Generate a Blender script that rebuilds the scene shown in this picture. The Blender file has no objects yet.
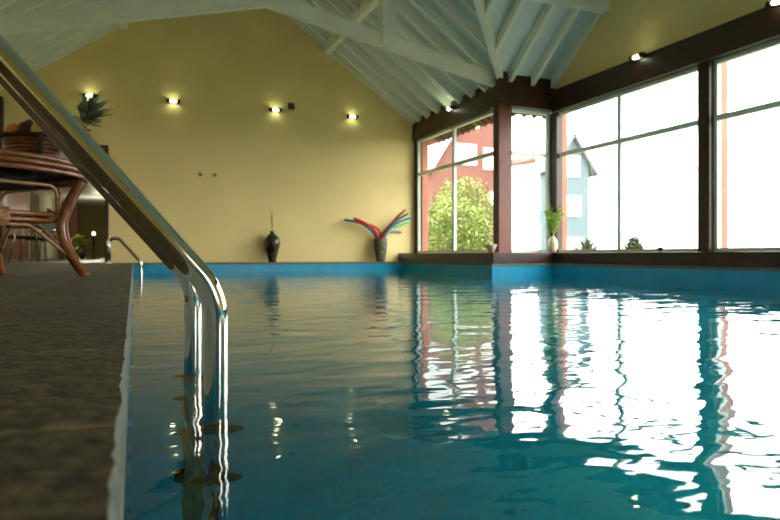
import bpy, bmesh, math, random
from mathutils import Vector, Matrix, noise as mnoise
random.seed(7)
S = bpy.context.scene
COL = S.collection
pi = math.pi

# ------------------------------------------------------------------ camera, sky, exposure
YAW = math.radians(22.15)
cd = bpy.data.cameras.new('camera')
cam = bpy.data.objects.new('camera', cd)
COL.objects.link(cam)
cam.location = (0, 0, 0.30)
cam.rotation_euler = (pi/2, 0, -YAW)
cd.sensor_width = 22.3
cd.lens = 18.0
cd.shift_y = -5/780
cd.clip_start = 0.01
cd.clip_end = 500
cd.dof.use_dof = True
cd.dof.focus_distance = 1.5
cd.dof.aperture_fstop = 4.2
S.camera = cam

SKY = 5.0
w = bpy.data.worlds.new('overcast_sky')
S.world = w
w.use_nodes = True
wn = w.node_tree.nodes
wn['Background'].inputs[0].default_value = (1.0, 1.0, 0.97, 1)
wn['Background'].inputs[1].default_value = SKY

S.view_settings.view_transform = 'Standard'
S.view_settings.look = 'None'
S.view_settings.gamma = 1
S.view_settings.exposure = 1.0
S.view_settings.use_curve_mapping = False
cy = S.cycles
cy.max_bounces = 14
cy.diffuse_bounces = 6
cy.glossy_bounces = 6
cy.transmission_bounces = 10
cy.transparent_max_bounces = 16
cy.sample_clamp_indirect = 12
cy.use_denoising = True

# ------------------------------------------------------------------ materials
def mat(name, col, rough=.6, metal=0., var=.0, scale=8., bump=0., bscale=40., spec=.5, emit=None, estr=0., stretch=None):
    m = bpy.data.materials.new(name); m.use_nodes = True
    nt = m.node_tree; b = nt.nodes['Principled BSDF']
    b.inputs['Base Color'].default_value = (*col, 1)
    b.inputs['Roughness'].default_value = rough
    b.inputs['Metallic'].default_value = metal
    b.inputs['Specular IOR Level'].default_value = spec
    if emit:
        b.inputs['Emission Color'].default_value = (*emit, 1)
        b.inputs['Emission Strength'].default_value = estr
    if var or bump:
        tc = nt.nodes.new('ShaderNodeTexCoord')
        src = tc.outputs['Object']
        if stretch:
            mp = nt.nodes.new('ShaderNodeMapping')
            mp.inputs['Scale'].default_value = stretch
            nt.links.new(src, mp.inputs['Vector']); src = mp.outputs[0]
    if var:
        n = nt.nodes.new('ShaderNodeTexNoise'); n.inputs['Scale'].default_value = scale; n.inputs['Detail'].default_value = 5
        nt.links.new(src, n.inputs['Vector'])
        r = nt.nodes.new('ShaderNodeValToRGB')
        r.color_ramp.elements[0].position = .3; r.color_ramp.elements[1].position = .7
        r.color_ramp.elements[0].color = (*[c*(1-var) for c in col], 1)
        r.color_ramp.elements[1].color = (*[min(1, c*(1+var)) for c in col], 1)
        nt.links.new(n.outputs['Fac'], r.inputs[0]); nt.links.new(r.outputs[0], b.inputs['Base Color'])
    if bump:
        n2 = nt.nodes.new('ShaderNodeTexNoise'); n2.inputs['Scale'].default_value = bscale; n2.inputs['Detail'].default_value = 4
        nt.links.new(src, n2.inputs['Vector'])
        bp = nt.nodes.new('ShaderNodeBump'); bp.inputs['Strength'].default_value = bump; bp.inputs['Distance'].default_value = .01
        nt.links.new(n2.outputs['Fac'], bp.inputs['Height']); nt.links.new(bp.outputs[0], b.inputs['Normal'])
    return m

M = {}
M['plaster'] = mat('yellow_plaster', (.85, .665, .30), .85, var=.04, scale=1.5, bump=.08, bscale=120)
M['ceil'] = mat('white_painted_boards', (.70, .785, .77), .6, var=.05, scale=2)  # cooler and darker than the timbers: shade between rafters put into the colour
M['rafter'] = mat('white_painted_timber', (.87, .87, .77), .55, var=.04, scale=3)
M['darkwood'] = mat('dark_red_wood', (.042, .015, .009), .35, var=.35, scale=6, stretch=(1, 1, 8), bump=.05)
M['redwood'] = mat('red_brown_wood', (.20, .05, .026), .4, var=.25, scale=7, stretch=(6, 6, 1))
M['salmon'] = mat('salmon_painted_wood', (.42, .13, .07), .6, var=.1, scale=5)
M['alu'] = mat('grey_aluminium_frame', (.72, .82, .75), .4, metal=.0)
M['eave'] = mat('brown_eave_boards', (.20, .085, .03), .7, var=.3, scale=6)
M['steel'] = mat('polished_steel', (.80, .78, .72), .07, metal=1., bump=.012, bscale=25)
M['stepmetal'] = mat('brushed_step', (.16, .15, .13), .5)
M['darkplastic'] = mat('dark_plastic', (.03, .02, .015), .5)
M['rattan'] = mat('varnished_rattan', (.22, .068, .018), .28, var=.45, scale=22, bump=.15, bscale=60)
M['rattan_light'] = mat('pale_cane', (.40, .20, .09), .3, var=.25, scale=25)
M['weave'] = mat('dark_woven_cane', (.022, .010, .005), .8, var=.5, scale=60, bump=.5, bscale=120)
M['basket'] = mat('basket_weave', (.10, .04, .018), .55, var=.5, scale=50, bump=.5, bscale=90)
M['orange'] = mat('orange_peel', (.55, .14, .02), .5, bump=.2, bscale=150)
M['plum'] = mat('dark_fruit', (.05, .018, .012), .3, var=.3)
M['apple'] = mat('yellow_fruit', (.50, .30, .05), .35, var=.3)
M['pine'] = mat('pineapple_skin', (.42, .24, .05), .6, var=.5, scale=40, bump=.6, bscale=50)
M['pineleaf'] = mat('pineapple_leaf', (.15, .18, .12), .28, var=.4, scale=20)
M['vase_dark'] = mat('dark_glazed_vase', (.035, .028, .018), .22, var=.7, scale=14)
M['vase_stone'] = mat('mottled_stone_pot', (.105, .09, .05), .7, var=.8, scale=22, bump=.4, bscale=60)
M['ivory'] = mat('ivory_ceramic', (.62, .55, .34), .35, var=.08)
M['bowl'] = mat('sandstone_bowl', (.50, .38, .24), .55, var=.2, scale=20)
M['straw'] = mat('dried_straw', (.45, .30, .06), .8)
M['leaf'] = mat('green_leaf', (.36, .50, .08), .45, var=.3, scale=15)
M['leaf_pale'] = mat('pale_green_leaf', (.28, .33, .16), .55, var=.3, scale=15)
M['leaf_yellow'] = mat('yellow_green_leaf', (.20, .26, .05), .6, var=.65, scale=1.8)
M['bush_dark'] = mat('clipped_bush_leaf', (.04, .065, .022), .6, var=.4, scale=12)
M['agave'] = mat('agave_leaf', (.055, .06, .032), .5, var=.3)
M['bark'] = mat('bark', (.09, .06, .04), .8, var=.3)
M['foam_red'] = mat('red_foam', (.62, .03, .012), .7)
M['foam_darkred'] = mat('dark_red_foam', (.25, .014, .012), .7)
M['foam_blue'] = mat('blue_foam', (.01, .11, .42), .7)
M['foam_teal'] = mat('teal_foam', (.0, .14, .30), .7)
M['foam_green'] = mat('dark_green_foam', (.01, .16, .04), .7)
M['foam_lime'] = mat('light_green_foam', (.10, .62, .18), .7)
M['foam_lav'] = mat('lavender_foam', (.42, .33, .50), .7)
M['lampbody'] = mat('black_lamp_body', (.012, .014, .01), .3)
M['lampglow'] = mat('glowing_lamp_glass', (.9, 1, .8), .3, emit=(.85, 1, .62), estr=8)
M['softglow'] = mat('soft_lamp_shade', (.9, .85, .7), .5, emit=(1, .9, .6), estr=1.2)
M['speaker'] = mat('brown_grille', (.06, .028, .012), .7, bump=.5, bscale=200)
M['socket'] = mat('grey_wall_fitting', (.35, .32, .24), .5)
M['redhouse'] = mat('red_house_wall', (.155, .055, .042), .85, var=.06)
M['bluehouse'] = mat('blue_grey_house_wall', (.095, .135, .15), .85, var=.05)
M['whitetrim'] = mat('white_house_trim', (.7, .7, .68), .7)
M['roofgrey'] = mat('grey_roof', (.12, .13, .13), .8)
M['roofpale'] = mat('pale_grey_roof', (.42, .43, .42), .8)
M['roofbrown'] = mat('brown_roof_edge', (.13, .05, .02), .8)
M['ground'] = mat('garden_ground', (.10, .11, .05), .9, var=.15, scale=.6)
M['black'] = mat('black_fabric', (.012, .012, .012), .6)
M['lobbyfloor'] = mat('lobby_floor', (.05, .045, .03), .35, var=.2)
M['lobbywall'] = mat('lobby_cream_wall', (.55, .52, .36), .8)
M['lobbyolive'] = mat('lobby_olive_wall', (.20, .16, .05), .8)
M['white'] = mat('white_paint', (.75, .75, .70), .5)
M['potgrey'] = mat('grey_planter', (.35, .34, .28), .6)
M['flower'] = mat('yellow_leaf_litter', (.7, .5, .05), .6)

def glass_mat():
    m = bpy.data.materials.new('window_glass'); m.use_nodes = True
    nt = m.node_tree; nt.nodes.clear()
    o = nt.nodes.new('ShaderNodeOutputMaterial'); mx = nt.nodes.new('ShaderNodeMixShader')
    t = nt.nodes.new('ShaderNodeBsdfTransparent'); g = nt.nodes.new('ShaderNodeBsdfGlossy'); lw = nt.nodes.new('ShaderNodeLayerWeight')
    t.inputs[0].default_value = (.96, .985, .965, 1); g.inputs['Roughness'].default_value = .0
    lw.inputs[0].default_value = .5
    pw = nt.nodes.new('ShaderNodeMath'); pw.operation = 'POWER'; pw.inputs[1].default_value = 5
    f = nt.nodes.new('ShaderNodeMath'); f.operation = 'MULTIPLY_ADD'; f.inputs[1].default_value = .92; f.inputs[2].default_value = .07
    nt.links.new(lw.outputs['Facing'], pw.inputs[0]); nt.links.new(pw.outputs[0], f.inputs[0])
    nt.links.new(f.outputs[0], mx.inputs[0]); nt.links.new(t.outputs[0], mx.inputs[1]); nt.links.new(g.outputs[0], mx.inputs[2])
    nt.links.new(mx.outputs[0], o.inputs[0])
    return m
M['glass'] = glass_mat()

def water_mat():
    m = bpy.data.materials.new('pool_water'); m.use_nodes = True
    nt = m.node_tree; nt.nodes.clear(); L = nt.links
    o = nt.nodes.new('ShaderNodeOutputMaterial'); mx = nt.nodes.new('ShaderNodeMixShader')
    r = nt.nodes.new('ShaderNodeBsdfRefraction'); g = nt.nodes.new('ShaderNodeBsdfGlossy'); f = nt.nodes.new('ShaderNodeFresnel')
    r.inputs['Color'].default_value = (.20, 1.0, .93, 1); r.inputs['IOR'].default_value = 1.33; r.inputs['Roughness'].default_value = 0
    g.inputs['Color'].default_value = (1, 1, 1, 1); g.inputs['Roughness'].default_value = .0
    f.inputs['IOR'].default_value = 1.26
    tc = nt.nodes.new('ShaderNodeTexCoord')
    hs = None
    for sc, amp, rot, st in ((1.5, .0045, .3, (1, 1.5, 1)), (4.5, .0054, -.25, (.75, 1.3, 1)), (13, .0014, .1, (.8, 1.3, 1)), (32, .0001, .0, (.8, 1.3, 1))):
        mp = nt.nodes.new('ShaderNodeMapping'); mp.inputs['Scale'].default_value = st; mp.inputs['Rotation'].default_value = (0, 0, rot)
        L.new(tc.outputs['Object'], mp.inputs[0])
        n = nt.nodes.new('ShaderNodeTexNoise'); n.inputs['Scale'].default_value = sc; n.inputs['Detail'].default_value = 1.0; n.inputs['Distortion'].default_value = .3
        L.new(mp.outputs[0], n.inputs['Vector'])
        mu = nt.nodes.new('ShaderNodeMath'); mu.operation = 'MULTIPLY'; mu.inputs[1].default_value = amp
        L.new(n.outputs['Fac'], mu.inputs[0])
        if hs is None: hs = mu.outputs[0]
        else:
            ad = nt.nodes.new('ShaderNodeMath'); ad.operation = 'ADD'
            L.new(hs, ad.inputs[0]); L.new(mu.outputs[0], ad.inputs[1]); hs = ad.outputs[0]
    bp = nt.nodes.new('ShaderNodeBump'); bp.inputs['Strength'].default_value = 1; bp.inputs['Distance'].default_value = 1.0
    L.new(hs, bp.inputs['Height'])
    for x in (r, g, f): L.new(bp.outputs[0], x.inputs['Normal'])
    L.new(f.outputs[0], mx.inputs[0]); L.new(r.outputs[0], mx.inputs[1]); L.new(g.outputs[0], mx.inputs[2])
    L.new(mx.outputs[0], o.inputs[0])
    return m
M['water'] = water_mat()

def brick_mat(name, c1, c2, cm, bw, bh, mortar, rough, var=.35, nscale=60, bump=.3, offset=.5, loc=(0, 0, 0), rot=(0, 0, 0), mottled=None):
    m = bpy.data.materials.new(name); m.use_nodes = True
    nt = m.node_tree; b = nt.nodes['Principled BSDF']; L = nt.links
    b.inputs['Roughness'].default_value = rough
    tc = nt.nodes.new('ShaderNodeTexCoord'); mp = nt.nodes.new('ShaderNodeMapping')
    mp.inputs['Location'].default_value = loc; mp.inputs['Rotation'].default_value = rot
    L.new(tc.outputs['Object'], mp.inputs[0])
    br = nt.nodes.new('ShaderNodeTexBrick'); br.inputs['Scale'].default_value = 1
    br.inputs['Brick Width'].default_value = bw; br.inputs['Row Height'].default_value = bh
    br.inputs['Mortar Size'].default_value = mortar; br.offset = offset
    br.inputs['Color1'].default_value = (*c1, 1); br.inputs['Color2'].default_value = (*c2, 1); br.inputs['Mortar'].default_value = (*cm, 1)
    L.new(mp.outputs[0], br.inputs['Vector'])
    col = br.outputs['Color']
    n = nt.nodes.new('ShaderNodeTexNoise'); n.inputs['Scale'].default_value = nscale; n.inputs['Detail'].default_value = 6
    L.new(tc.outputs['Object'], n.inputs['Vector'])
    r = nt.nodes.new('ShaderNodeValToRGB'); r.color_ramp.elements[0].position = .3; r.color_ramp.elements[1].position = .72
    r.color_ramp.elements[0].color = (1-var, 1-var, 1-var, 1); r.color_ramp.elements[1].color = (1+var, 1+var, 1+var, 1)
    L.new(n.outputs['Fac'], r.inputs[0])
    mu = nt.nodes.new('ShaderNodeMix'); mu.data_type = 'RGBA'; mu.blend_type = 'MULTIPLY'; mu.inputs[0].default_value = 1
    L.new(col, mu.inputs[6]); L.new(r.outputs[0], mu.inputs[7])
    L.new(mu.outputs[2], b.inputs['Base Color'])
    if bump:
        bp = nt.nodes.new('ShaderNodeBump'); bp.inputs['Strength'].default_value = bump; bp.inputs['Distance'].default_value = .006
        L.new(n.outputs['Fac'], bp.inputs['Height']); L.new(bp.outputs[0], b.inputs['Normal'])
    return m
# slab joints: rows along Y, so the brick pattern is turned a quarter
M['deck'] = brick_mat('dark_stone_slabs', (.080, .056, .019), (.056, .041, .016), (.16, .11, .032), .42, .34, .005, .85, var=.9, nscale=55, bump=.6, offset=.5, loc=(.10, .006, 0), rot=(0, 0, -pi/2))
M['cutstone'] = mat('pale_cut_stone', (.14, .15, .115), .8, var=.3, scale=40, bump=.4, bscale=80)
M['tile'] = brick_mat('blue_pool_tiles', (.010, .34, .58), (.008, .31, .54), (.025, .40, .62), .05, .05, .002, .3, var=.06, nscale=3, bump=0, offset=0)

# ------------------------------------------------------------------ mesh helpers
def origin(o):
    v = Vector((0, 0, 0))
    while o: v = v + o.location; o = o.parent
    return v

class MB:
    def __init__(s): s.bm = bmesh.new(); s.slot = 0
    def face(s, pts):
        f = s.bm.faces.new([s.bm.verts.new(p) for p in pts]); f.material_index = s.slot; return f
    def box(s, x0, x1, y0, y1, z0, z1):
        v = [s.bm.verts.new(p) for p in ((x0,y0,z0),(x1,y0,z0),(x1,y1,z0),(x0,y1,z0),(x0,y0,z1),(x1,y0,z1),(x1,y1,z1),(x0,y1,z1))]
        for i in ((0,3,2,1),(4,5,6,7),(0,1,5,4),(1,2,6,5),(2,3,7,6),(3,0,4,7)):
            f = s.bm.faces.new([v[k] for k in i]); f.material_index = s.slot
        return s
    def prism(s, pts, d):
        d = Vector(d); a = [s.bm.verts.new(Vector(p)) for p in pts]; b = [s.bm.verts.new(Vector(p)+d) for p in pts]
        n = len(a)
        for f in ([s.bm.faces.new(a), s.bm.faces.new(b[::-1])] + [s.bm.faces.new((a[i], b[i], b[(i+1) % n], a[(i+1) % n])) for i in range(n)]):
            f.material_index = s.slot
        return s
    def bar(s, p, q, wd, ht, up=(0, 0, 1)):
        p, q = Vector(p), Vector(q); t = (q-p).normalized(); up = Vector(up)
        a = t.cross(up).normalized(); b = a.cross(t).normalized()
        o = [a*wd/2+b*ht/2, -a*wd/2+b*ht/2, -a*wd/2-b*ht/2, a*wd/2-b*ht/2]
        return s.prism([p+k for k in o], q-p)
    def tube(s, pts, r, seg=12, cap=True):
        pts = [Vector(p) for p in pts]; n = len(pts)
        rs = r if isinstance(r, (list, tuple)) else [r]*n
        T = [(pts[min(i+1, n-1)]-pts[max(i-1, 0)]).normalized() for i in range(n)]
        N = T[0].orthogonal().normalized(); rings = []
        for i in range(n):
            if i: 
                ax = T[i-1].cross(T[i])
                if ax.length > 1e-7: N = Matrix.Rotation(T[i-1].angle(T[i]), 3, ax.normalized()) @ N
            B = T[i].cross(N).normalized()
            rings.append([s.bm.verts.new(pts[i] + (N*math.cos(2*pi*k/seg) + B*math.sin(2*pi*k/seg))*rs[i]) for k in range(seg)])
        for i in range(n-1):
            for k in range(seg):
                f = s.bm.faces.new((rings[i][k], rings[i][(k+1) % seg], rings[i+1][(k+1) % seg], rings[i+1][k])); f.material_index = s.slot; f.smooth = True
        if cap:
            for rg in (rings[0][::-1], rings[-1]): f = s.bm.faces.new(rg); f.material_index = s.slot
        return s
    def ring(s, c, R, r, seg=64, rs=8, ry=None, wob=0):
        ry = ry or R; vs = []
        for i in range(seg):
            a = 2*pi*i/seg
            row = []
            for k in range(rs):
                b = 2*pi*k/rs
                row.append(s.bm.verts.new((c[0]+(R+r*math.cos(b))*math.cos(a), c[1]+(ry+r*math.cos(b))*math.sin(a), c[2]+r*math.sin(b)+wob*math.sin(a*7))))
            vs.append(row)
        for i in range(seg):
            for k in range(rs):
                f = s.bm.faces.new((vs[i][k], vs[(i+1) % seg][k], vs[(i+1) % seg][(k+1) % rs], vs[i][(k+1) % rs])); f.smooth = True; f.material_index = s.slot
        return s
    def lathe(s, prof, c=(0, 0, 0), seg=32, sx=1, sy=1, tilt=None):
        rows = []
        for r, z in prof:
            row = []
            for k in range(seg):
                p = Vector((r*sx*math.cos(2*pi*k/seg), r*sy*math.sin(2*pi*k/seg), z))
                if tilt is not None: p = tilt @ p
                row.append(s.bm.verts.new(p+Vector(c)))
            rows.append(row)
        for i in range(len(rows)-1):
            for k in range(seg):
                f = s.bm.faces.new((rows[i][k], rows[i][(k+1) % seg], rows[i+1][(k+1) % seg], rows[i+1][k])); f.smooth = True; f.material_index = s.slot
        for rg in (rows[0][::-1], rows[-1]): f = s.bm.faces.new(rg); f.material_index = s.slot
        return s
    def blade(s, p, d, ln, wd, droop=0., n=4, fold=.15):
        """a leaf blade starting at p along d"""
        p = Vector(p); d = Vector(d).normalized(); side = d.cross(Vector((0, 0, 1)))
        if side.length < 1e-3: side = Vector((1, 0, 0))
        side.normalize(); prev = None
        for i in range(n+1):
            t = i/n; q = p + d*ln*t + Vector((0, 0, -droop*ln*t*t))
            wv = wd*math.sin(pi*(.15+.85*t))*.5 if i < n else .0005
            up = side.cross(d)*wv*fold*2
            cur = [s.bm.verts.new(q-side*wv+up), s.bm.verts.new(q), s.bm.verts.new(q+side*wv+up)]
            if prev:
                for a in (0, 1):
                    f = s.bm.faces.new((prev[a], prev[a+1], cur[a+1], cur[a])); f.material_index = s.slot; f.smooth = True
            prev = cur
        return s
    def build(s, name, m, parent=None, bevel=0., weld=False, local=False, recalc=True):
        if weld: bmesh.ops.remove_doubles(s.bm, verts=s.bm.verts, dist=1e-4)
        if recalc: bmesh.ops.recalc_face_normals(s.bm, faces=s.bm.faces)
        if parent and not local: bmesh.ops.translate(s.bm, verts=s.bm.verts, vec=-origin(parent))
        me = bpy.data.meshes.new(name); s.bm.to_mesh(me); s.bm.free()
        o = bpy.data.objects.new(name, me); COL.objects.link(o)
        for k in (m if isinstance(m, (list, tuple)) else [m]): me.materials.append(M[k])
        if parent: o.parent = parent
        if bevel:
            b = o.modifiers.new('bevel', 'BEVEL'); b.width = bevel; b.segments = 2; b.limit_method = 'ANGLE'
        return o

def fillet(pts, r, n=10):
    pts = [Vector(p) for p in pts]; out = [pts[0]]
    rr = r if isinstance(r, (list, tuple)) else [r]*(len(pts)-2)
    for i in range(1, len(pts)-1):
        a = (pts[i-1]-pts[i]); b = (pts[i+1]-pts[i]); ang = a.angle(b)
        d = min(rr[i-1]/math.tan(ang/2), a.length*.49, b.length*.49); R = d*math.tan(ang/2)
        a.normalize(); b.normalize(); p0 = pts[i]+a*d; p1 = pts[i]+b*d
        c = pts[i] + (a+b).normalized()*(R/math.sin(ang/2))
        v0 = p0-c; v1 = p1-c; tot = v0.angle(v1); ax = v0.cross(v1).normalized()
        for k in range(n+1): out.append(c + Matrix.Rotation(tot*k/n, 3, ax) @ v0)
    out.append(pts[-1]); return out
def spline(pts, n=8):
    P = [Vector(p) for p in pts]; P = [2*P[0]-P[1]] + P + [2*P[-1]-P[-2]]; out = []
    for i in range(1, len(P)-2):
        for k in range(n):
            t = k/n; a, b, c, d = P[i-1], P[i], P[i+1], P[i+2]
            out.append(.5*((2*b) + (c-a)*t + (2*a-5*b+4*c-d)*t*t + (3*b-a-3*c+d)*t**3))
    out.append(P[-2]); return out
def tag(o, label, cat, group=None, kind=None):
    o['label'] = label; o['category'] = cat
    if group: o['group'] = group
    if kind: o['kind'] = kind
    return o
def thing(name, label, cat, loc=(0, 0, 0), group=None):
    o = bpy.data.objects.new(name, None); COL.objects.link(o); o.location = loc; o.empty_display_size = .1
    return tag(o, label, cat, group)
def struct(o): o['kind'] = 'structure'; return o
def sempty(name, loc):
    o = bpy.data.objects.new(name, None); COL.objects.link(o); o.location = loc; o['kind'] = 'structure'; return o
def dup(root, loc, label=None, group=None):
    r = root.copy(); COL.objects.link(r); r.location = loc
    if label: r['label'] = label
    if group: r['group'] = group
    for ch in list(root.children):
        c = ch.copy(); COL.objects.link(c); c.parent = r
        for g in list(ch.children):
            d = g.copy(); COL.objects.link(d); d.parent = c
    return r

# ------------------------------------------------------------------ key dimensions
DZ = .17                    # deck level; the water stands at 0
YW = 11.40; YP = 11.08      # far wall, far pool edge
X1, X2 = 4.78, 5.81         # pool's window-side edges
YJ = 7.84                   # where the bay steps out
XE = -.012                  # near pool edge beside the camera
XL = -1.97                  # left wall
RX, RZ, SL = 1.6, 5.57, .72 # ridge and roof slope
def roofz(x): return RZ - SL*abs(x-RX)
YR = 4.6                    # cross ridge of the bay
def crossz(y): return RZ - SL*abs(y-YR)

# ------------------------------------------------------------------ pool, deck, water
b = MB()
zt, zb = DZ-.03, -1.4
outline = [(XE, -2.5), (X2, -2.5), (X2, YJ), (X1, YJ), (X1, YP), (XE, YP)]
for i in range(6):
    p, q = outline[i], outline[(i+1) % 6]
    b.face([(p[0], p[1], zb), (q[0], q[1], zb), (q[0], q[1], zt), (p[0], p[1], zt)])
b.face([(x, y, zb) for x, y in outline])
pool = struct(b.build('pool_basin', 'tile', weld=True))

b = MB()
b.box(XL-.1, XE-.34, -4, 11.75, -.05, DZ)                     # deck
b.box(XE-.34, 6.3, YP+.02, YW+.2, -.05, DZ)                  # far ledge
b.box(XE-.34, 6.3, -4, -2.52, -.05, DZ)
b.box(X1+.02, 6.3, YJ+.02, YP+.02, -.05, DZ)
b.box(X2+.02, 6.3, -2.52, YJ+.02, -.05, DZ)
floor = struct(b.build('floor', 'deck'))

# coping: rough-cut stone beside the camera, thin slabs elsewhere
b = MB()
ny = 700; y0, y1 = -2.5, YP+.02
rows = []
for i in range(ny+1):
    t = i/ny; y = y0 + (y1-y0)*t
    j = lambda k, s: mnoise.noise(Vector((k, y*s, 0)))
    e = .002*j(0, 9)+.0025*j(5, 34)+.0025*j(8, 90)
    g = .002*j(11, 40)+.002*j(31, 110)
    rows.append([b.bm.verts.new(p) for p in ((XE-.34, y, DZ+.001), (XE-.05, y, DZ+.001), (XE+.000+e*.9, y, DZ-.001), (XE+.003+e+g, y, DZ-.012),
                                             (XE+.002+g+e*.5, y, DZ-.06), (XE+.001+g*.6, y, .02), (XE+.001, y, -.02), (XE-.34, y, -.02))])
for i in range(ny):
    for k in range(8):
        f = b.bm.faces.new((rows[i][k], rows[i+1][k], rows[i+1][(k+1) % 8], rows[i][(k+1) % 8]))
        f.material_index = 1 if k in (2, 3, 4, 5) else 0
b.bm.faces.new(rows[0]); b.bm.faces.new(rows[-1][::-1])
struct(b.build('trim_1', ['deck', 'cutstone']))
b = MB()
zc = DZ-.03
b.box(XE, X1+.03, YP-.015, YP+.1, zc, DZ+.002)
b.box(X1-.015, X1+.1, YJ-.015, YP-.015, zc, DZ+.002)
b.box(X1+.1, X2+.03, YJ-.015, YJ+.1, zc, DZ+.002)
b.box(X2-.015, X2+.1, -2.5, YJ-.015, zc, DZ+.002)
struct(b.build('trim_2', 'cutstone', bevel=.004))

b = MB()
b.face([(x, y, 0) for x, y in outline])
water = b.build('pool_water', 'water', recalc=False)
tag(water, 'rippled teal pool water mirroring the windows', 'water', kind='stuff')

# ------------------------------------------------------------------ walls
b = MB()
b.prism([(x, YW, z) for x, z in ((-1.9, DZ), (-1.9, 2.06), (-.415, 2.06), (-.415, DZ), (5.3, DZ), (5.3, roofz(5.3)+.05), (RX, RZ+.05), (XL-.1, roofz(XL-.1)+.05), (XL-.1, DZ))], (0, .2, 0))
struct(b.build('wall_far', 'plaster'))
b = MB().box(XL-.12, XL, -4, YW, DZ, roofz(XL)+.05)
struct(b.build('wall_left', 'plaster'))
b = MB()
b.prism([(x, -4.0, z) for x, z in ((5.3, 2.5), (5.3, roofz(5.3)+.05), (RX, RZ+.05), (XL-.1, roofz(XL-.1)+.05), (XL-.1, 2.5))], (0, -.15, 0))
b.box(XL-.1, 2.9, -4.15, -4, DZ, 2.5); b.box(4.9, 5.3, -4.15, -4, DZ, 2.5); b.box(2.9, 4.9, -4.15, -4, DZ, .5)
struct(b.build('wall_back', 'plaster'))
b = MB()
b.prism([(6.055, y, z) for y, z in ((8.28, 2.81), (8.28, crossz(8.28)+.05), (YR, RZ+.05), (.75, crossz(.75)+.05), (.75, 2.81))], (.1, 0, 0))
b.box(5.1, 6.2, .6, .75, DZ, 3.2)
b.box(5.1, 5.25, -4, .6, DZ, roofz(5.1))
struct(b.build('wall_right', 'plaster'))

# dark timber: sill, beams, posts
SZ = .335
b = MB()
b.prism([(x, y, DZ+.003) for x, y in ((4.82, YW-.001), (4.82, 7.88), (5.85, 7.88), (5.85, .76), (6.35, .76), (6.35, 8.4), (5.3, 8.4), (5.3, YW-.001))], (0, 0, SZ-DZ-.003))
struct(b.build('trim_3', 'darkwood', bevel=.006))
b = MB()
b.box(5.12, 5.36, 8.05, YW-.001, 2.555, 2.89)
b.prism([(5.17, y, z) for y, z in ((8.15, 2.88), (YW-.001, 2.88), (YW-.001, 3.0), (8.15, 3.0))], (.1, 0, 0))
struct(b.build('trim_4', 'darkwood'))
b = MB()
b.box(5.02, 6.2, 8.03, 8.3, 2.53, 2.86)
b.box(5.12, 6.2, 8.12, 8.22, 2.86, 3.03)
struct(b.build('trim_5', 'darkwood'))
b = MB().box(5.945, 6.2, .76, 8.03, 2.49, 2.82)
struct(b.build('trim_6', 'darkwood'))
b = MB()                                     # re-entrant corner column: dark wood, with the lit front face put in as a redder colour
b.box(5.03, 5.27, 8.08, 8.225, SZ, 2.54); b.box(5.14, 5.27, 8.22, 8.3, SZ, 2.54)
b.slot = 1; b.box(5.035, 5.265, 8.07, 8.081, SZ, 2.53)
b.slot = 0; b.box(5.0, 5.13, 7.99, 8.1, 2.54, 3.02)
struct(b.build('trim_7', ['darkwood', 'redwood'], bevel=.004))
b = MB().box(6.025, 6.13, 8.0, 8.25, SZ, 2.5)
struct(b.build('trim_8', 'darkwood'))
for k, (ya, yb) in enumerate(((5.2, 5.36), (2.3, 2.46), (.76, .85))):
    b = MB().box(5.99, 6.13, ya, yb, SZ, 2.49)
    struct(b.build('trim_%d' % (9+k), 'darkwood', bevel=.004))
b = MB().box(5.16, 5.24, 11.29, YW-.001, SZ, 2.555)
struct(b.build('trim_12', 'darkwood'))
b = MB().box(XL, XL+.09, YW-.14, YW-.002, DZ, roofz(XL)-.25)
struct(b.build('trim_13', 'darkwood'))
# door opening trim on the far wall
b = MB()
b.box(-.44, -.385, YW-.03, YW+.21, DZ, 2.11); b.box(-1.9, -.44, YW-.03, YW+.21, 2.05, 2.11); b.box(-1.93, -1.88, YW-.03, YW+.21, DZ, 2.11)
struct(b.build('trim_14', 'darkwood'))

# ------------------------------------------------------------------ windows: frame, mullion, transom, panes, outer jamb
def window(n, axis, c, a0, a1, z0, z1, zt, mull, jamb=None):
    """axis 'x': the pane's plane is X=c and runs along Y from a0 to a1"""
    am = (a0+a1)/2
    root = sempty('window_%d' % n, (c, am, z0) if axis == 'x' else (am, c, z0))
    def bx(b, s0, s1, zz0, zz1, d0, d1):
        if axis == 'x': b.box(c+d0, c+d1, s0, s1, zz0, zz1)
        else: b.box(s0, s1, c+d0, c+d1, zz0, zz1)
    t = .045
    b = MB()
    bx(b, a0, a1, z0, z0+t, -.03, .03); bx(b, a0, a1, z1-t, z1, -.03, .03)
    bx(b, a0, a0+t, z0+t, z1-t, -.03, .03); bx(b, a1-t, a1, z0+t, z1-t, -.03, .03)
    b.build('window_frame', 'alu', root)
    b = MB(); bx(b, a0+t, a1-t, zt-.03, zt+.03, -.028, .028); b.build('transom', 'alu', root)
    cuts = [a0+t, a1-t]
    if mull:
        b = MB(); bx(b, am-.032, am+.032, z0+t, zt-.03, -.026, .026); bx(b, am-.032, am+.032, zt+.03, z1-t, -.026, .026)
        b.build('mullion', 'alu', root); cuts = [a0+t, am-.032, am+.032, a1-t]
    for i in range(0, len(cuts), 2):
        for (za, zz) in ((z0+t, zt-.03), (zt+.03, z1-t)):
            b = MB()
            if axis == 'x': b.face([(c, cuts[i], za), (c, cuts[i+1], za), (c, cuts[i+1], zz), (c, cuts[i], zz)])
            else: b.face([(cuts[i], c, za), (cuts[i+1], c, za), (cuts[i+1], c, zz), (cuts[i], c, zz)])
            b.build('pane', 'glass', root)
    if jamb:
        b = MB().box(*jamb, z0, z1+.05); b.build('outer_jamb', 'salmon', root)
    return root
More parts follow.
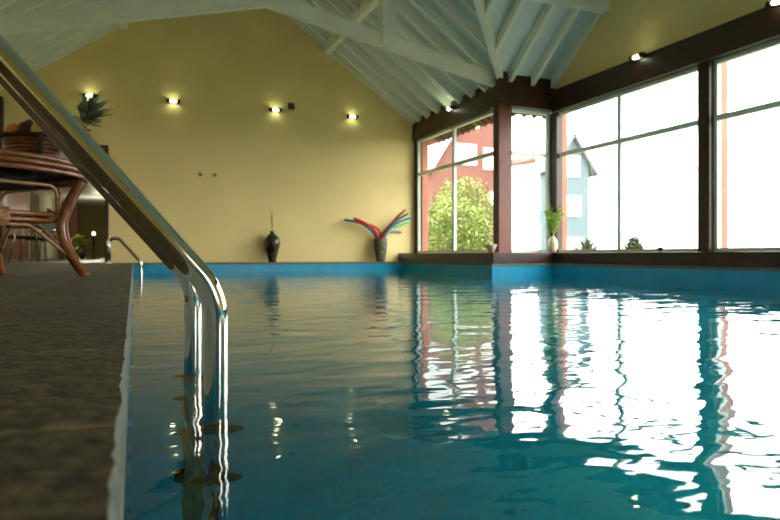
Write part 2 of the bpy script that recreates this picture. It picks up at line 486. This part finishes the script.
window(1, 'x', 5.205, 8.3, 11.29, SZ, 2.555, 1.885, True, (5.245, 5.37, 11.2, 11.39))
window(2, 'y', 8.2, 5.27, 6.025, SZ, 2.53, 1.86, False)
window(3, 'x', 6.09, 5.36, 8.05, SZ, 2.49, 1.84, True, (6.135, 6.235, 8.02, 8.25))
window(4, 'x', 6.09, 2.46, 5.2, SZ, 2.49, 1.84, True, (6.135, 6.265, 5.19, 5.36))
window(5, 'x', 6.09, .85, 2.3, SZ, 2.49, 1.84, False, (6.135, 6.235, 2.29, 2.46))

window(6, 'y', -4.08, 2.9, 4.9, .5, 2.5, 1.86, True)  # unseen window, added behind the camera to light surfaces facing the lens

# ------------------------------------------------------------------ roof
TH = .1
def slabpoly(b, pts, zf):
    b.prism([(x, y, zf(x, y)) for x, y in pts], (0, 0, TH))
b = MB()
zx = lambda x, y: roofz(x); zy = lambda x, y: crossz(y)
slabpoly(b, [(RX, 11.6), (5.35, 11.6), (5.35, 8.35), (RX, YR)], zx)
slabpoly(b, [(5.35, 8.35), (6.2, 8.35), (6.2, YR), (RX, YR)], zy)
slabpoly(b, [(RX, YR), (6.2, YR), (6.2, .75), (5.35, .85)], zy)
slabpoly(b, [(RX, YR), (5.35, .85), (5.35, -4.15), (RX, -4.15)], zx)
slabpoly(b, [(RX, 11.6), (RX, -4.15), (XL-.12, -4.15), (XL-.12, 11.6)], zx)
ceil = struct(b.build('ceiling', 'ceil'))
RW, RD = .065, .165         # rafter width and vertical depth
def rafter(p, q, wd=RW, dp=RD):
    """p, q on the underside of the boards"""
    p, q = Vector(p), Vector(q); t = q-p; s = Vector((t.y, -t.x, 0)).normalized()*wd/2; dn = Vector((0, 0, -dp)); up = Vector((0, 0, .004))
    b = MB(); b.prism([p-s+up, p+s+up, p+s+dn, p-s+dn], t); b.build('rafter', 'rafter', ceil)
ys = [11.40, 11.12] + [10.71-.42*k for k in range(16)]
for y in ys:
    if y < 4.7: continue
    xe = 5.165 if y > 8.2 else 5.1-(8.1-y)-.05
    rafter((RX+.05, y, roofz(RX+.05)), (xe, y, roofz(xe)))
for y in ys + [10.71-.42*k for k in range(16, 32)]:
    if y > -3.6: rafter((RX-.05, y, roofz(RX-.05)), (XL-.03, y, roofz(XL-.03)))
xs = [6.02, 5.655, 5.25] + [4.77-.42*k for k in range(8)]
for x in xs:
    ye = 8.1 if x > 5.12 else 8.1-(5.1-x)-.05
    rafter((x, YR+.05, crossz(YR+.05)), (x, ye, crossz(ye)))
b = MB()                                     # valley beam
p = Vector((5.06, 8.06, roofz(5.06))); q = Vector((RX, YR, RZ)); s = Vector((1, -1, 0)).normalized()*.045; dn = Vector((0, 0, -.2))
b.prism([p-s, p+s, p+s+dn, p-s+dn], q-p); b.build('valley_beam', 'rafter', ceil)
for x in (3.36, 2*RX-3.36):                  # purlins along the main roof
    b = MB().box(x-.06, x+.06, 4.8 if x < RX else 6.35, YW-.002, roofz(3.36)-RD-.06, roofz(3.36)-RD+.1); b.build('purlin', 'rafter', ceil)
b = MB().box(4.02, 6.054, 6.87, 7.0, crossz(7.0)-RD-.02, crossz(6.93)-.02); b.build('purlin', 'rafter', ceil)

# truss over the corner column
TY = 8.2
tr = thing('roof_truss', 'white painted scissor truss spanning from the dark corner column across the pool', 'roof truss', (RX, TY, 3.5))
def chord(sgn):
    b = MB(); e = 3.46; ze = 2.83 if sgn > 0 else 2.665
    b.prism([(RX, TY-.05, 3.53), (RX+sgn*e, TY-.05, ze), (RX+sgn*e, TY-.05, ze+.20), (RX, TY-.05, 3.73)], (0, .1, 0))
    b.build('bottom_chord', 'rafter', tr)
    b = MB(); x = RX+sgn*1.7
    b.box(x-.1, x+.1, TY-.085, TY+.085, 3.53+(ze-3.53)*.49+.03, roofz(3.3)-.02); b.build('post', 'rafter', tr)
    b = MB()
    b.bar((RX+sgn*.05, TY, 3.72), (RX+sgn*1.65, TY, 4.14), .09, .14); b.build('strut', 'rafter', tr)
chord(1); chord(-1)
b = MB().box(RX-.09, RX+.09, TY-.06, TY+.06, 3.54, RZ-.02); b.build('king_post', 'rafter', tr)

# eaves outside
b = MB()
zx2 = lambda x, y: roofz(x)-.02; zy2 = lambda x, y: crossz(y)-.02
slabpoly(b, [(5.37, 11.9), (5.72, 11.9), (5.72, 8.72), (5.37, 8.37)], zx2)
slabpoly(b, [(5.37, 8.37), (5.72, 8.72), (6.7, 8.72), (6.7, 8.37)], zy2)
ev = struct(b.build('eave_overhang', 'eave'))
for y in [8.75+.2*k for k in range(14)]:
    b = MB(); b.bar((5.38, y, roofz(5.38)-.045), (5.71, y, roofz(5.71)-.045), .05, .06); b.build('eave_rafter', 'eave', ev)
for x in [5.5+.2*k for k in range(6)]:
    b = MB(); b.bar((x, 8.38, crossz(8.38)-.045), (x, 8.71, crossz(8.71)-.045), .05, .06); b.build('eave_rafter', 'eave', ev)

# ------------------------------------------------------------------ ladders
def ladder(loc, label, ysep, k=1.0, reach=.41, top=.14):
    root = thing('pool_ladder', label, 'pool ladder', loc, None)
    for y in (0, ysep):
        zt_ = .230*k+1.165*reach; xl = -reach-top
        P = [(0, y, -1.15), (0, y, .230*k), (-reach, y, zt_), (xl, y, zt_), (xl, y, DZ+.002)]
        b = MB(); b.tube(fillet(P, [.13*k, .11*k, .09*k], 14), .0215, 28); r = b.build('rail', 'steel', root, local=True)
        b = MB(); b.lathe([(.045, DZ+.002), (.045, DZ+.010), (.03, DZ+.02), (.0235, DZ+.03)], (xl, y, 0)); b.build('deck_flange', 'steel', r, local=True)
    for z in (-.055, -.30, -.545, -.79):
        b = MB(); b.box(-.03, .03, .0, ysep, z-.010, z+.010); s = b.build('step', 'stepmetal', root, bevel=.006, local=True)
        for y in (-.026, ysep+.026):
            b = MB(); b.tube([(-.045, y, z), (-.03, y, z), (.03, y, z), (.045, y, z)], [.008, .016, .016, .008], 16); b.build('end_cap', 'darkplastic', s, local=True)
    return root
ladder((.14, 1.195, 0), 'large polished steel pool ladder in the foreground beside the rough stone edge', .487, 1, .62, .2)
ladder((.10, 9.9, 0), 'distant steel pool ladder handrail at the far end of the stone deck', .487, .85, .30, .14)

# ------------------------------------------------------------------ vases, noodles, wall fittings at the far end
def zprof(pts): return pts
t = thing('floor_vase', 'tall dark glazed vase holding dry stalks against the yellow wall', 'vase', (2.30, YP+.17, DZ))
b = MB(); b.lathe([(.062, 0), (.07, .01), (.075, .06), (.10, .16), (.135, .30), (.142, .36), (.125, .43), (.075, .49), (.04, .515), (.036, .54), (.045, .56), (.034, .56), (.03, .50)], (0, 0, 0), 36)
b.build('vase_body', 'vase_dark', t, local=True)
b = MB()
for i in range(20):
    a = random.uniform(0, 2*pi); l = random.uniform(.25, .47); k = random.uniform(.0, .035)
    b.tube([(0, 0, .5), (k*.3*math.cos(a), k*.3*math.sin(a), .5+l*.5), (k*math.cos(a)-.01, k*math.sin(a), .5+l)], [.004, .004, .002], 5)
for i in range(16):
    a = random.uniform(0, 2*pi); b.blade((0, 0, .54+random.uniform(0, .08)), (math.cos(a)*.12, math.sin(a)*.12, 1), random.uniform(.1, .2), .012)
b.build('dry_stalks', 'straw', t, local=True)

PX, PY = 4.385, YP+.165
t = thing('floor_pot', 'tapered mottled stone pot full of pool noodles beside the window corner', 'pot', (PX, PY, DZ))
b = MB(); b.lathe([(.078, 0), (.084, .02), (.112, .18), (.128, .34), (.128, .45), (.118, .453), (.108, .44), (.10, .2), (.07, .06)], (0, 0, 0), 32)
b.build('pot_body', 'vase_stone', t, local=True)
# noodles: offsets (along wall dx, away dy, z) from the pot's centre on the deck
def noodle(label, m, pts):
    o = MB().tube(spline([(PX+x, PY+y, DZ+z) for x, y, z in pts], 8), .0225, 14).build('pool_noodle', m)
    tag(o, label, 'pool noodle', 'pool noodles in the stone pot')
kx = 1/47.5; 
def px(u, v, dy=0.): return ((u-380)*kx/1.08, dy, (261.5-v)/52.0)
noodle('bright red pool noodle arching low to the left out of the stone pot', 'foam_red', [(-.059, -.028, .15), (-.062, -.03, .44), px(371, 229, -.064), px(361, 222.5, -.064), px(351, 219, -.064)])
noodle('orange red pool noodle arching left behind the bright red one', 'foam_red', [(0, 0, .15), (-.002, 0, .44), px(378.5, 231, 0), px(372, 226, .0), px(362, 224, .0), px(354, 222, .0)])
noodle('blue pool noodle whose end juts out furthest left under the red ones', 'foam_blue', [(-.059, .028, .15), (-.066, .03, .44), px(370, 229, .062), px(358, 222.5, .062), px(344, 220.4, .062)])
noodle('dark red pool noodle reaching highest up towards the window', 'foam_darkred', [(-.014, -.063, .15), (-.01, -.064, .44), px(387, 227.5, -.10), px(394.5, 218, -.10), px(404, 209.5, -.10)])
noodle('dark green pool noodle just below the dark red one', 'foam_green', [(.041, .051, .15), (.044, .053, .44), px(389, 227, .06), px(398.5, 219.5, .06), px(411, 212.3, .06)])
noodle('teal blue pool noodle between the dark green and light green ones', 'foam_teal', [(.041, -.051, .15), (.046, -.049, .44), px(389.5, 227.5, -.05), px(399, 221.5, -.046), px(411, 217.2, -.046)])
noodle('light green pool noodle curving lowest over the pot on the window side', 'foam_lime', [(.065, 0, .15), (.07, .003, .44), px(392, 228, .007), px(400, 225.2, .007), px(411, 221, .007)])
noodle('pale lavender pool noodle drooping sideways behind the light green one', 'foam_lav', [(-.014, .063, .15), (-.012, .07, .44), (.04, .126, .53), (.13, .126, .565), px(396, 230.8, .126), px(405, 231, .126)])

lamps = [(-.66, 'dark wall lamp glowing behind the pineapple leaves'), (.625, 'first lit wall lamp right of the pineapple on the yellow wall'),
         (2.38, 'lit wall lamp beside the small brown grille'), (3.85, 'lit wall lamp nearest the window corner on the yellow wall')]
def make_lamp(label):
    """faces -Y, origin on the wall"""
    r = thing('wall_lamp', label, 'wall lamp', (0, 0, 0), 'wall lamps')
    b = MB(); b.box(-.10, .10, -.025, 0, -.03, .03); b.tube([(-.115, -.055, 0), (-.105, -.055, 0), (-.06, -.055, 0), (-.055, -.055, 0)], [.018, .032, .032, .03], 16)
    b.tube([(.055, -.055, 0), (.06, -.055, 0), (.105, -.055, 0), (.115, -.055, 0)], [.03, .032, .032, .018], 16)
    b.build('lamp_body', 'lampbody', r, local=True)
    b = MB(); b.tube([(-.05, -.055, 0), (-.03, -.055, -.004), (.03, -.055, -.004), (.05, -.055, 0)], [.016, .026, .026, .016], 16); b.build('lamp_glass', 'lampglow', r, local=True)
    return r
L0 = make_lamp(lamps[0][1]); L0.location = (lamps[0][0], YW, 2.90)
pts = [(lamps[0][0], YW-.12, 2.90)]
for x, lb in lamps[1:]:
    dup(L0, (x, YW, 2.93), lb); pts.append((x, YW-.12, 2.93))
for (x, y, z), lb in (((5.12, 9.72, 2.84), 'lit lamp on the dark beam over the window beside the yellow wall'), ((5.945, 6.2, 2.81), 'lit lamp on the long dark beam over the large window'), ((5.945, 4.32, 2.81), 'lit lamp farthest right on the long dark beam, cut by the photo edge')):
    o = dup(L0, (x, y, z), lb); o.rotation_euler = (0, 0, -pi/2); pts.append((x-.12, y, z))
for p in pts:
    ld = bpy.data.lights.new('lamp_light', 'POINT'); ld.energy = .15; ld.color = (.9, 1, .6); ld.shadow_soft_size = .03
    o = bpy.data.objects.new('lamp_light', ld); COL.objects.link(o); o.location = p
b = MB().box(2.62, 2.74, YW-.03, YW-.001, 2.97, 3.09)
tag(b.build('wall_speaker', 'speaker', bevel=.006), 'small square brown grille box high on the yellow wall', 'speaker')
for x, lb in ((1.07, 'small grey wall fitting on the yellow wall, the one nearer the pineapple'), (1.315, 'small grey wall fitting on the yellow wall, the one nearer the vase')):
    r = thing('wall_socket', lb, 'wall socket', (x, YW, 1.70), 'wall fittings below the lamps')
    MB().box(-.035, .035, -.012, 0, -.03, .03).build('plate', 'socket', r, bevel=.004, local=True)
    MB().tube([(0, -.012, .008), (0, -.03, .008)], .016, 12).build('knob', 'lampbody', r, local=True)

# ------------------------------------------------------------------ things on the sill
t = thing('stone_bowl', 'conical sandstone bowl on the sill corner beside the red brown column', 'bowl', (4.92, 8.1, SZ))
MB().lathe([(.03, 0), (.04, .005), (.068, .06), (.094, .122), (.088, .125), (.05, .06), (.02, .03)]).build('bowl_body', 'bowl', t, local=True)
t = thing('ivory_vase', 'egg shaped ivory vase with leafy green stems in the sill corner', 'vase', (5.93, 7.97, SZ))
MB().lathe([(.035, 0), (.045, .008), (.068, .07), (.075, .13), (.062, .19), (.034, .235), (.03, .25), (.024, .25), (.022, .2)]).build('vase_body', 'ivory', t, local=True)
b = MB()
for i in range(10):
    a = 2*pi*i/10+.4; k = random.uniform(.05, .17); h = random.uniform(.40, .62)
    st = spline([(0, 0, .2), (k*.3*math.cos(a), k*.3*math.sin(a), .2+h*.35), (k*math.cos(a), k*math.sin(a), .2+h*.75)], 5)
    b.tube(st, .0035, 5)
    for q in st[3:]:
        for s in range(2):
            aa = a+random.uniform(-1.3, 1.3); b.blade(q, (math.cos(aa), math.sin(aa), random.uniform(.5, 1.6)), random.uniform(.09, .15), .036, .25)
b.build('leafy_stems', 'leaf', t, local=True)
t = thing('small_goblet', 'tiny dark footed cup standing on the long window sill', 'cup', (5.95, 5.87, SZ))
MB().lathe([(.022, 0), (.022, .006), (.008, .012), (.008, .02), (.03, .028), (.036, .06), (.03, .06), (.02, .035)]).build('cup_body', 'lampbody', t, local=True)

# ------------------------------------------------------------------ rattan table with fruit basket
TC = Vector((-.895, 4.31, DZ)); TR = .62; TT = .66
tb = thing('rattan_table', 'round brown rattan table with bent cane legs on the stone deck', 'table', TC)
b = MB(); b.lathe([(.01, TT-.035), (TR-.02, TT-.035), (TR-.02, TT-.008), (.01, TT-.008)], seg=64); b.build('tabletop', 'weave', tb, local=True)
b = MB()
for rr, zz, tk in ((TR, TT, .016), (TR+.012, TT-.032, .016), (TR+.006, TT-.064, .015), (TR-.03, TT-.012, .012), (TR-.07, TT-.008, .012), (TR-.11, TT-.006, .012)): b.ring((0, 0, zz), rr, tk, 96, 8)
b.build('rim', 'rattan', tb, local=True)
b = MB(); b.lathe([(.32, TT-.125), (.335, TT-.125), (.345, TT-.034), (.33, TT-.034)], seg=64); b.build('shade_ring', 'weave', tb, local=True)  # near-black ring standing in for the shade under the tabletop
A0 = math.radians(-6)
def pol(r, a, z): return (r*math.cos(a), r*math.sin(a), z)
for i in range(4):
    a = A0+i*pi/2
    b = MB(); b.tube(spline([pol(.60, a, TT-.08), pol(.56, a, .50), pol(.505, a, .375), pol(.49, a, .30), pol(.51, a, .20), pol(.565, a, .09), pol(.63, a, 0)], 8), .027, 14)
    l = b.build('leg', 'rattan', tb, local=True)
    b = MB()
    off = .014
    b.tube(spline([pol(.632, a+off, TT-.10), pol(.592, a+off, .50), pol(.538, a+off, .375), pol(.523, a+off, .30), pol(.543, a+off, .20), pol(.593, a+off, .10)], 6), .006, 6)
    b.build('cane_strip', 'rattan_light', l, local=True)
    c = a+pi/2
    P = lambda r, tt, z: tuple(Vector(pol(r, a, z)).lerp(Vector(pol(r, c, z)), tt))
    b = MB()
    for z in (.372, .336): b.tube([P(.47, .0, z), P(.47, 1., z)], .015, 10)
    s = b.build('stretcher', 'rattan', tb, local=True)
    b = MB()
    for k in range(9):
        tt = .44+.0145*k; b.tube([P(.485, tt, .30), P(.485, tt, .40)], .006, 6); b.tube([P(.455, tt, .315), P(.455, tt, .39)], .006, 6)
    b.build('binding', 'rattan_light', s, local=True)
    b = MB(); b.tube(fillet([P(.49, .03, .36), P(.53, .10, TT-.12), P(.53, .90, TT-.12), P(.49, .97, .36)], .06, 6), .010, 8); b.build('upper_hoop', 'rattan_light', tb, local=True)
    b = MB(); b.tube(fillet([P(.545, .01, .12), P(.475, .26, .305), P(.475, .74, .305), P(.545, .99, .12)], .08, 6), .010, 8); b.build('lower_hoop', 'rattan_light', tb, local=True)

BC = Vector((-.55, 4.27, DZ+TT+.016))
bk = thing('fruit_basket', 'oval dark woven basket of fruit on the rattan table', 'basket', BC)
bk.rotation_euler = (0, 0, -YAW)
b = MB(); b.lathe([(.5, 0), (.55, .01), (.62, .06), (.70, .13), (.73, .155), (.69, .155), (.65, .12), (.55, .05), (.02, .03)], sx=.235, sy=.18, seg=48)
b.build('basket_body', 'basket', bk, local=True)
b = MB()
for k in range(6): b.ring((0, 0, .015+.023*k), .235*(.56+.026*k)+.004, .007, 48, 6, .18*(.56+.026*k)+.004)
b.build('cane_bands', 'rattan', bk, local=True)
b = MB(); b.ring((0, 0, .153), .168, .016, 48, 8, .128, .004); b.build('braided_rim', 'weave', bk, local=True)
b = MB(); b.tube(spline([(.10, -.102, .01), (.105, -.122, .08), (.11, -.126, .16)], 5), .016, 8); b.build('handle', 'weave', bk, local=True)
def place(lx, ly, lz):
    c, s = math.cos(-YAW), math.sin(-YAW); return BC+Vector((c*lx-s*ly, s*lx+c*ly, lz))
def fruit(name, label, cat, m, at, r, squash=.92):
    prof = [(max(.002, r*math.sin(pi*k/12)), -r*squash*math.cos(pi*k/12) - (.12*r if k == 12 else 0)) for k in range(13)]
    t = thing(name, label, cat, place(*at), 'fruit in the basket')
    MB().lathe(prof, seg=24).build('fruit_body', m, t, local=True)
    MB().tube([(0, 0, r*.72), (.004, 0, r*1.05)], .003, 6).build('stem', 'bark', t, local=True)
fruit('orange_fruit', 'round orange at the outer end of the fruit basket', 'fruit', 'orange', (-.112, -.01, .19), .046)
fruit('dark_plum', 'dark brown fruit heaped next to the orange in the basket', 'fruit', 'plum', (-.03, -.025, .20), .047)
fruit('dark_plum', 'small dark fruit on top of the heap in the basket', 'fruit', 'plum', (-.045, .03, .238), .030)
fruit('yellow_apple', 'yellow apple beside the dark fruit in the basket', 'fruit', 'apple', (.055, -.05, .19), .040)
fruit('dark_plum', 'dark fruit at the back of the basket behind the yellow apple', 'fruit', 'plum', (.02, .06, .18), .036)
tilt = Matrix.Rotation(math.radians(42), 3, 'Y')
t = thing('pineapple', 'pineapple with a spiky grey green crown leaning out of the basket', 'pineapple', place(.15, .0, .085)); t.rotation_euler = (0, 0, -YAW)
prof = [(.03, 0), (.052, .02), (.068, .06), (.072, .11), (.066, .17), (.05, .21), (.028, .228)]
b = MB(); b.lathe(prof, tilt=tilt, seg=32)
for k in range(11):
    for j in range(12):
        z = .02+.0185*k; a = 2*pi*(j+.5*(k % 2))/12
        rr = .054+.018*math.sin(pi*min(1, max(0, (z)/.215)))
        p = tilt @ Vector((rr*math.cos(a), rr*math.sin(a), z)); q = tilt @ Vector(((rr+.008)*math.cos(a), (rr+.008)*math.sin(a), z+.004))
        b.tube([p, q], [.011, .002], 6)
b.build('pineapple_body', 'pine', t, local=True)
b = MB()
for k in range(58):
    h = k/58; a = k*2.4; e = math.radians(5+75*h**.8)
    d = tilt @ Vector((math.cos(a)*math.cos(e), math.sin(a)*math.cos(e), math.sin(e)+.25))
    b.blade(tilt @ Vector((0, 0, .215+.06*h)), d, random.uniform(.09, .165), .030, random.uniform(-.25, .25), 5, .3)
b.build('crown', 'pineleaf', t, local=True)

# a yellow leaf afloat by the stone edge
b = MB(); b.blade((.03, 3.02, .004), (1, .3, 0), .045, .022, 0, 4, .05)
tag(b.build('floating_leaf', 'flower'), 'tiny yellow leaf floating by the stone pool edge', 'leaf')

# ------------------------------------------------------------------ lobby beyond the opening in the far wall
LY0, LY1 = YW+.2, 34.5
struct(MB().box(-3.4, .4, LY0, LY1, DZ-.1, DZ-.002).build('floor_lobby', 'lobbyfloor'))
b = MB(); b.box(-3.4, .4, LY0, LY1, 2.75, 2.85); struct(b.build('ceiling_lobby', 'white'))
b = MB(); b.box(-3.4, -3.25, LY0, LY1, DZ, 2.75); b.box(-3.4, -2.08, LY0, LY0+.1, DZ, 2.75); struct(b.build('wall_lobby_left', 'lobbywall'))
b = MB(); b.box(.25, .4, LY0, LY1, DZ, 2.75); struct(b.build('wall_lobby_right', 'lobbywall'))
b = MB(); b.box(-3.25, .25, LY1-.15, LY1, DZ, 2.75); struct(b.build('wall_lobby_end', 'lobbyolive'))
struct(MB().box(-3.25, -3.19, 17.0, 23.6, DZ, 2.6).build('trim_15', 'redwood'))
struct(MB().box(-3.25, -3.2, 24.4, 26.2, DZ, 2.45).build('trim_16', 'lobbyolive'))
struct(MB().box(-3.2, -2.45, 33.0, 33.5, DZ, 2.75).build('trim_17', 'redwood'))
t = thing('framed_picture', 'dark framed picture on the cream lobby wall', 'picture', (-3.24, 30.6, 1.0))
MB().box(-3.25, -3.21, 28.8, 32.4, 1.0, 2.2).build('frame', 'black', t)
b = MB().box(-3.212, -3.205, 29.0, 32.2, 1.15, 2.05); b.build('canvas', 'leaf_pale', t)
def chair(label, loc, rz):
    t = thing('lobby_chair', label, 'chair', loc, 'lobby chairs'); t.rotation_euler = (0, 0, rz)
    MB().box(-.22, .22, -.22, .22, .42, .48).build('seat', 'black', t, bevel=.015, local=True)
    b = MB(); b.prism([(-.21, .2, .60), (.21, .2, .60), (.21, .27, .92), (-.21, .27, .92)], (0, .03, 0)); b.build('backrest', 'black', t, bevel=.01, local=True)
    for sx in (-1, 1):
        b = MB(); b.tube(fillet([(sx*.23, -.25, 0), (sx*.23, -.2, .64), (sx*.23, .2, .62)], .05, 5), .012, 8); b.build('leg', 'steel', t, local=True)
        b = MB(); b.tube([(sx*.23, .30, 0), (sx*.23, .18, .45), (sx*.22, .27, .92)], .012, 8); b.build('leg', 'steel', t, local=True)
    return t
chair('black lobby chair with steel legs nearest the wood panelling', (-1.95, 13.0, DZ), 2.3)
chair('black lobby chair with steel legs turned sideways in the middle', (-1.72, 14.2, DZ), 1.2)
chair('black lobby chair with steel legs in the opening nearest the pillar', (-1.62, 15.6, DZ), .3)
t = thing('planter', 'pale grey tapered planter standing before the red brown lobby pillar', 'planter', (-1.95, 21.5, DZ))
MB().lathe([(.13, 0), (.15, .02), (.2, .6), (.19, .62), (.17, .6)]).build('planter_body', 'potgrey', t, local=True)
t = thing('lobby_plant', 'leafy plant in a dark pot at the end of the lobby', 'plant', (-1.62, 22.5, DZ))
MB().lathe([(.14, 0), (.2, .3), (.18, .3)]).build('plant_pot', 'black', t, local=True)
b = MB()
for i in range(60):
    a = random.uniform(0, 2*pi); b.blade((0, 0, .3+random.uniform(0, .4)), (math.cos(a), math.sin(a), random.uniform(.2, 1.5)), random.uniform(.2, .45), .09, .4)
b.build('foliage', 'leaf', t, local=True)
t = thing('floor_lamp', 'small lit lamp on a dark stand near the end of the lobby', 'lamp', (-1.12, 21.0, DZ))
b = MB(); b.lathe([(.2, 0), (.2, .03), (.03, .05), (.03, .7), (.05, .72)]); b.build('stand', 'black', t, local=True)
MB().lathe([(.035, .72), (.055, .74), (.04, .83), (.02, .84)]).build('lamp_shade', 'softglow', t, local=True)
t = thing('added_ceiling_light', 'added round ceiling light, out of view, lighting the lobby', 'ceiling light', (-1.4, 15.0, 2.75))  # fixture hidden by the door head, added to light the lobby
MB().lathe([(.16, -.06), (.18, -.03), (.18, 0)]).build('diffuser', 'lampglow', t, local=True)
for y in (15.0, 22.0, 29.5):  # added fill lights, free of any fixture, to brighten the lobby
    ld = bpy.data.lights.new('lobby_fill', 'POINT'); ld.energy = 26; ld.color = (1, .95, .7); ld.shadow_soft_size = .15
    o = bpy.data.objects.new('lobby_fill', ld); COL.objects.link(o); o.location = (-1.4, y, 1.9)

# ------------------------------------------------------------------ outdoors
b = MB(); b.face([(-60, 8.5, -.12), (140, 8.5, -.12), (140, 160, -.12), (-60, 160, -.12)]); b.face([(6.4, -60, -.12), (140, -60, -.12), (140, 8.5, -.12), (6.4, 8.5, -.12)]); b.face([(-60, -60, -.12), (6.4, -60, -.12), (6.4, -4.2, -.12), (-60, -4.2, -.12)])
struct(b.build('ground', 'ground'))

def shrub(name, label, loc, rx, rz, n, m, leaf=.12, trunks=4, seed=1, trunk_m='bark', group=None):
    rnd = random.Random(seed)
    t = thing(name, label, 'shrub', loc, group)
    b = MB()
    for i in range(trunks):
        a = rnd.uniform(0, 2*pi); k = rx*rnd.uniform(.2, .6)
        b.tube(spline([(0, 0, 0), (k*.3*math.cos(a), k*.3*math.sin(a), rz*.7), (k*math.cos(a), k*math.sin(a), rz*1.4)], 5), [.03]*10+[.012], 7)
    b.build('trunk', trunk_m, t, local=True)
    b = MB()
    for i in range(n):
        while True:
            p = Vector((rnd.uniform(-1, 1), rnd.uniform(-1, 1), rnd.uniform(-1, 1)))
            if .25 < p.length < 1 + .18*mnoise.noise(p*3+Vector((seed, 0, 0))): break
        q = Vector((p.x*rx, p.y*rx, rz+p.z*rz))
        d = Vector((rnd.gauss(0, 1), rnd.gauss(0, 1), rnd.gauss(.3, .8)))
        b.blade(q, d, leaf*rnd.uniform(.7, 1.3), leaf*.75, .2, 2)
    b.build('foliage', m, t, local=True)
    return t
shrub('garden_shrub', 'large yellow green bush filling the lower window beside the yellow wall', (8.35, 15.6, -.12), 1.0, 1.0, 6000, 'leaf_yellow', .085, seed=3, group='bushes outside the first window')
shrub('garden_shrub', 'yellow green bush outside behind the window pane nearest the red brown column', (9.95, 18.2, -.12), 1.15, 1.5, 8000, 'leaf_yellow', .085, seed=5, group='bushes outside the first window')
shrub('round_bush', 'small round clipped bush outside the large window', (9.9, 10.5, -.12), .20, .40, 2200, 'bush_dark', .075, 2, seed=9)
t = thing('agave_plant', 'pale spiky agave outside the large window below the blue house', 'plant', (8.3, 10.05, .20))
b = MB()
for i in range(22):
    a = i*2.4; e = .25+1.1*i/22
    b.blade((0, 0, .05), (math.cos(a)*math.cos(e), math.sin(a)*math.cos(e), math.sin(e)), random.uniform(.42, .56), .10, .12, 5, .3)
b.build('leaves', 'agave', t, local=True)
MB().lathe([(.16, -.32), (.2, .05), (.18, .06)]).build('plant_pot', 'bowl', t, local=True)

# red house behind the bushes
HY = 25.0
h = thing('red_house', 'dark red gabled house with white windows behind the bushes', 'house', (15, HY, -.12))
b = MB(); b.prism([(x, HY, z) for x, z in ((12.2, -.12), (15.7, -.12), (15.7, 8.0), (14.9, 8.4), (12.2, 4.3))], (0, 6, 0)); b.build('wall', 'redhouse', h)
for (x0, x1, z0, z1) in ((13.35, 14.4, 4.35, 5.3), (14.75, 15.5, 4.2, 5.2), (15.1, 15.5, 2.6, 3.2), (13.4, 14.3, 1.6, 2.5)):
    f = MB(); f.box(x0, x1, HY-.06, HY-.001, z0, z1); f = f.build('house_window', 'whitetrim', h)
    MB().box(x0+.1, x1-.1, HY-.07, HY-.059, z0+.1, z1-.1).build('pane', 'whitetrim', f)
b = MB(); b.bar((11.9, HY+2.9, 3.95), (14.9, HY+2.9, 8.52), 6.6, .15); b.bar((16.0, HY+2.9, 8.0), (14.85, HY+2.9, 8.52), 6.6, .15); b.build('roof', 'roofpale', h)
b = MB(); b.bar((15.4, HY-.3, 4.42), (17.26, HY-.3, 4.72), .5, .30); b.build('porch_roof', 'roofbrown', h)

# tall blue grey house far off
h = thing('blue_house', 'narrow blue grey house with a pointed grey roof seen through the large window', 'house', (50, 62, -.12))
b = MB(); b.box(46.2, 51.0, 61.5, 65, -.12, 11.0); b.prism([(x, 61.5, z) for x, z in ((46.2, 11), (51.0, 11), (48.5, 14.4))], (0, 3.5, 0)); b.build('wall', 'bluehouse', h)
for (x0, x1, z0, z1) in ((47.2, 49.6, 9.6, 12.2), (47.4, 49.8, 4.9, 7.4), (47.6, 50, .4, 2.4)):
    f = MB().box(x0, x1, 61.38, 61.499, z0, z1).build('house_window', 'whitetrim', h)
    MB().box(x0+.2, x1-.2, 61.36, 61.379, z0+.2, z1-.2).build('pane', 'whitetrim', f)
b = MB(); b.bar((45.6, 63, 10.2), (48.5, 63, 14.6), 4.2, .3); b.bar((52.0, 63, 9.9), (48.5, 63, 14.6), 4.2, .3); b.build('roof', 'roofgrey', h)
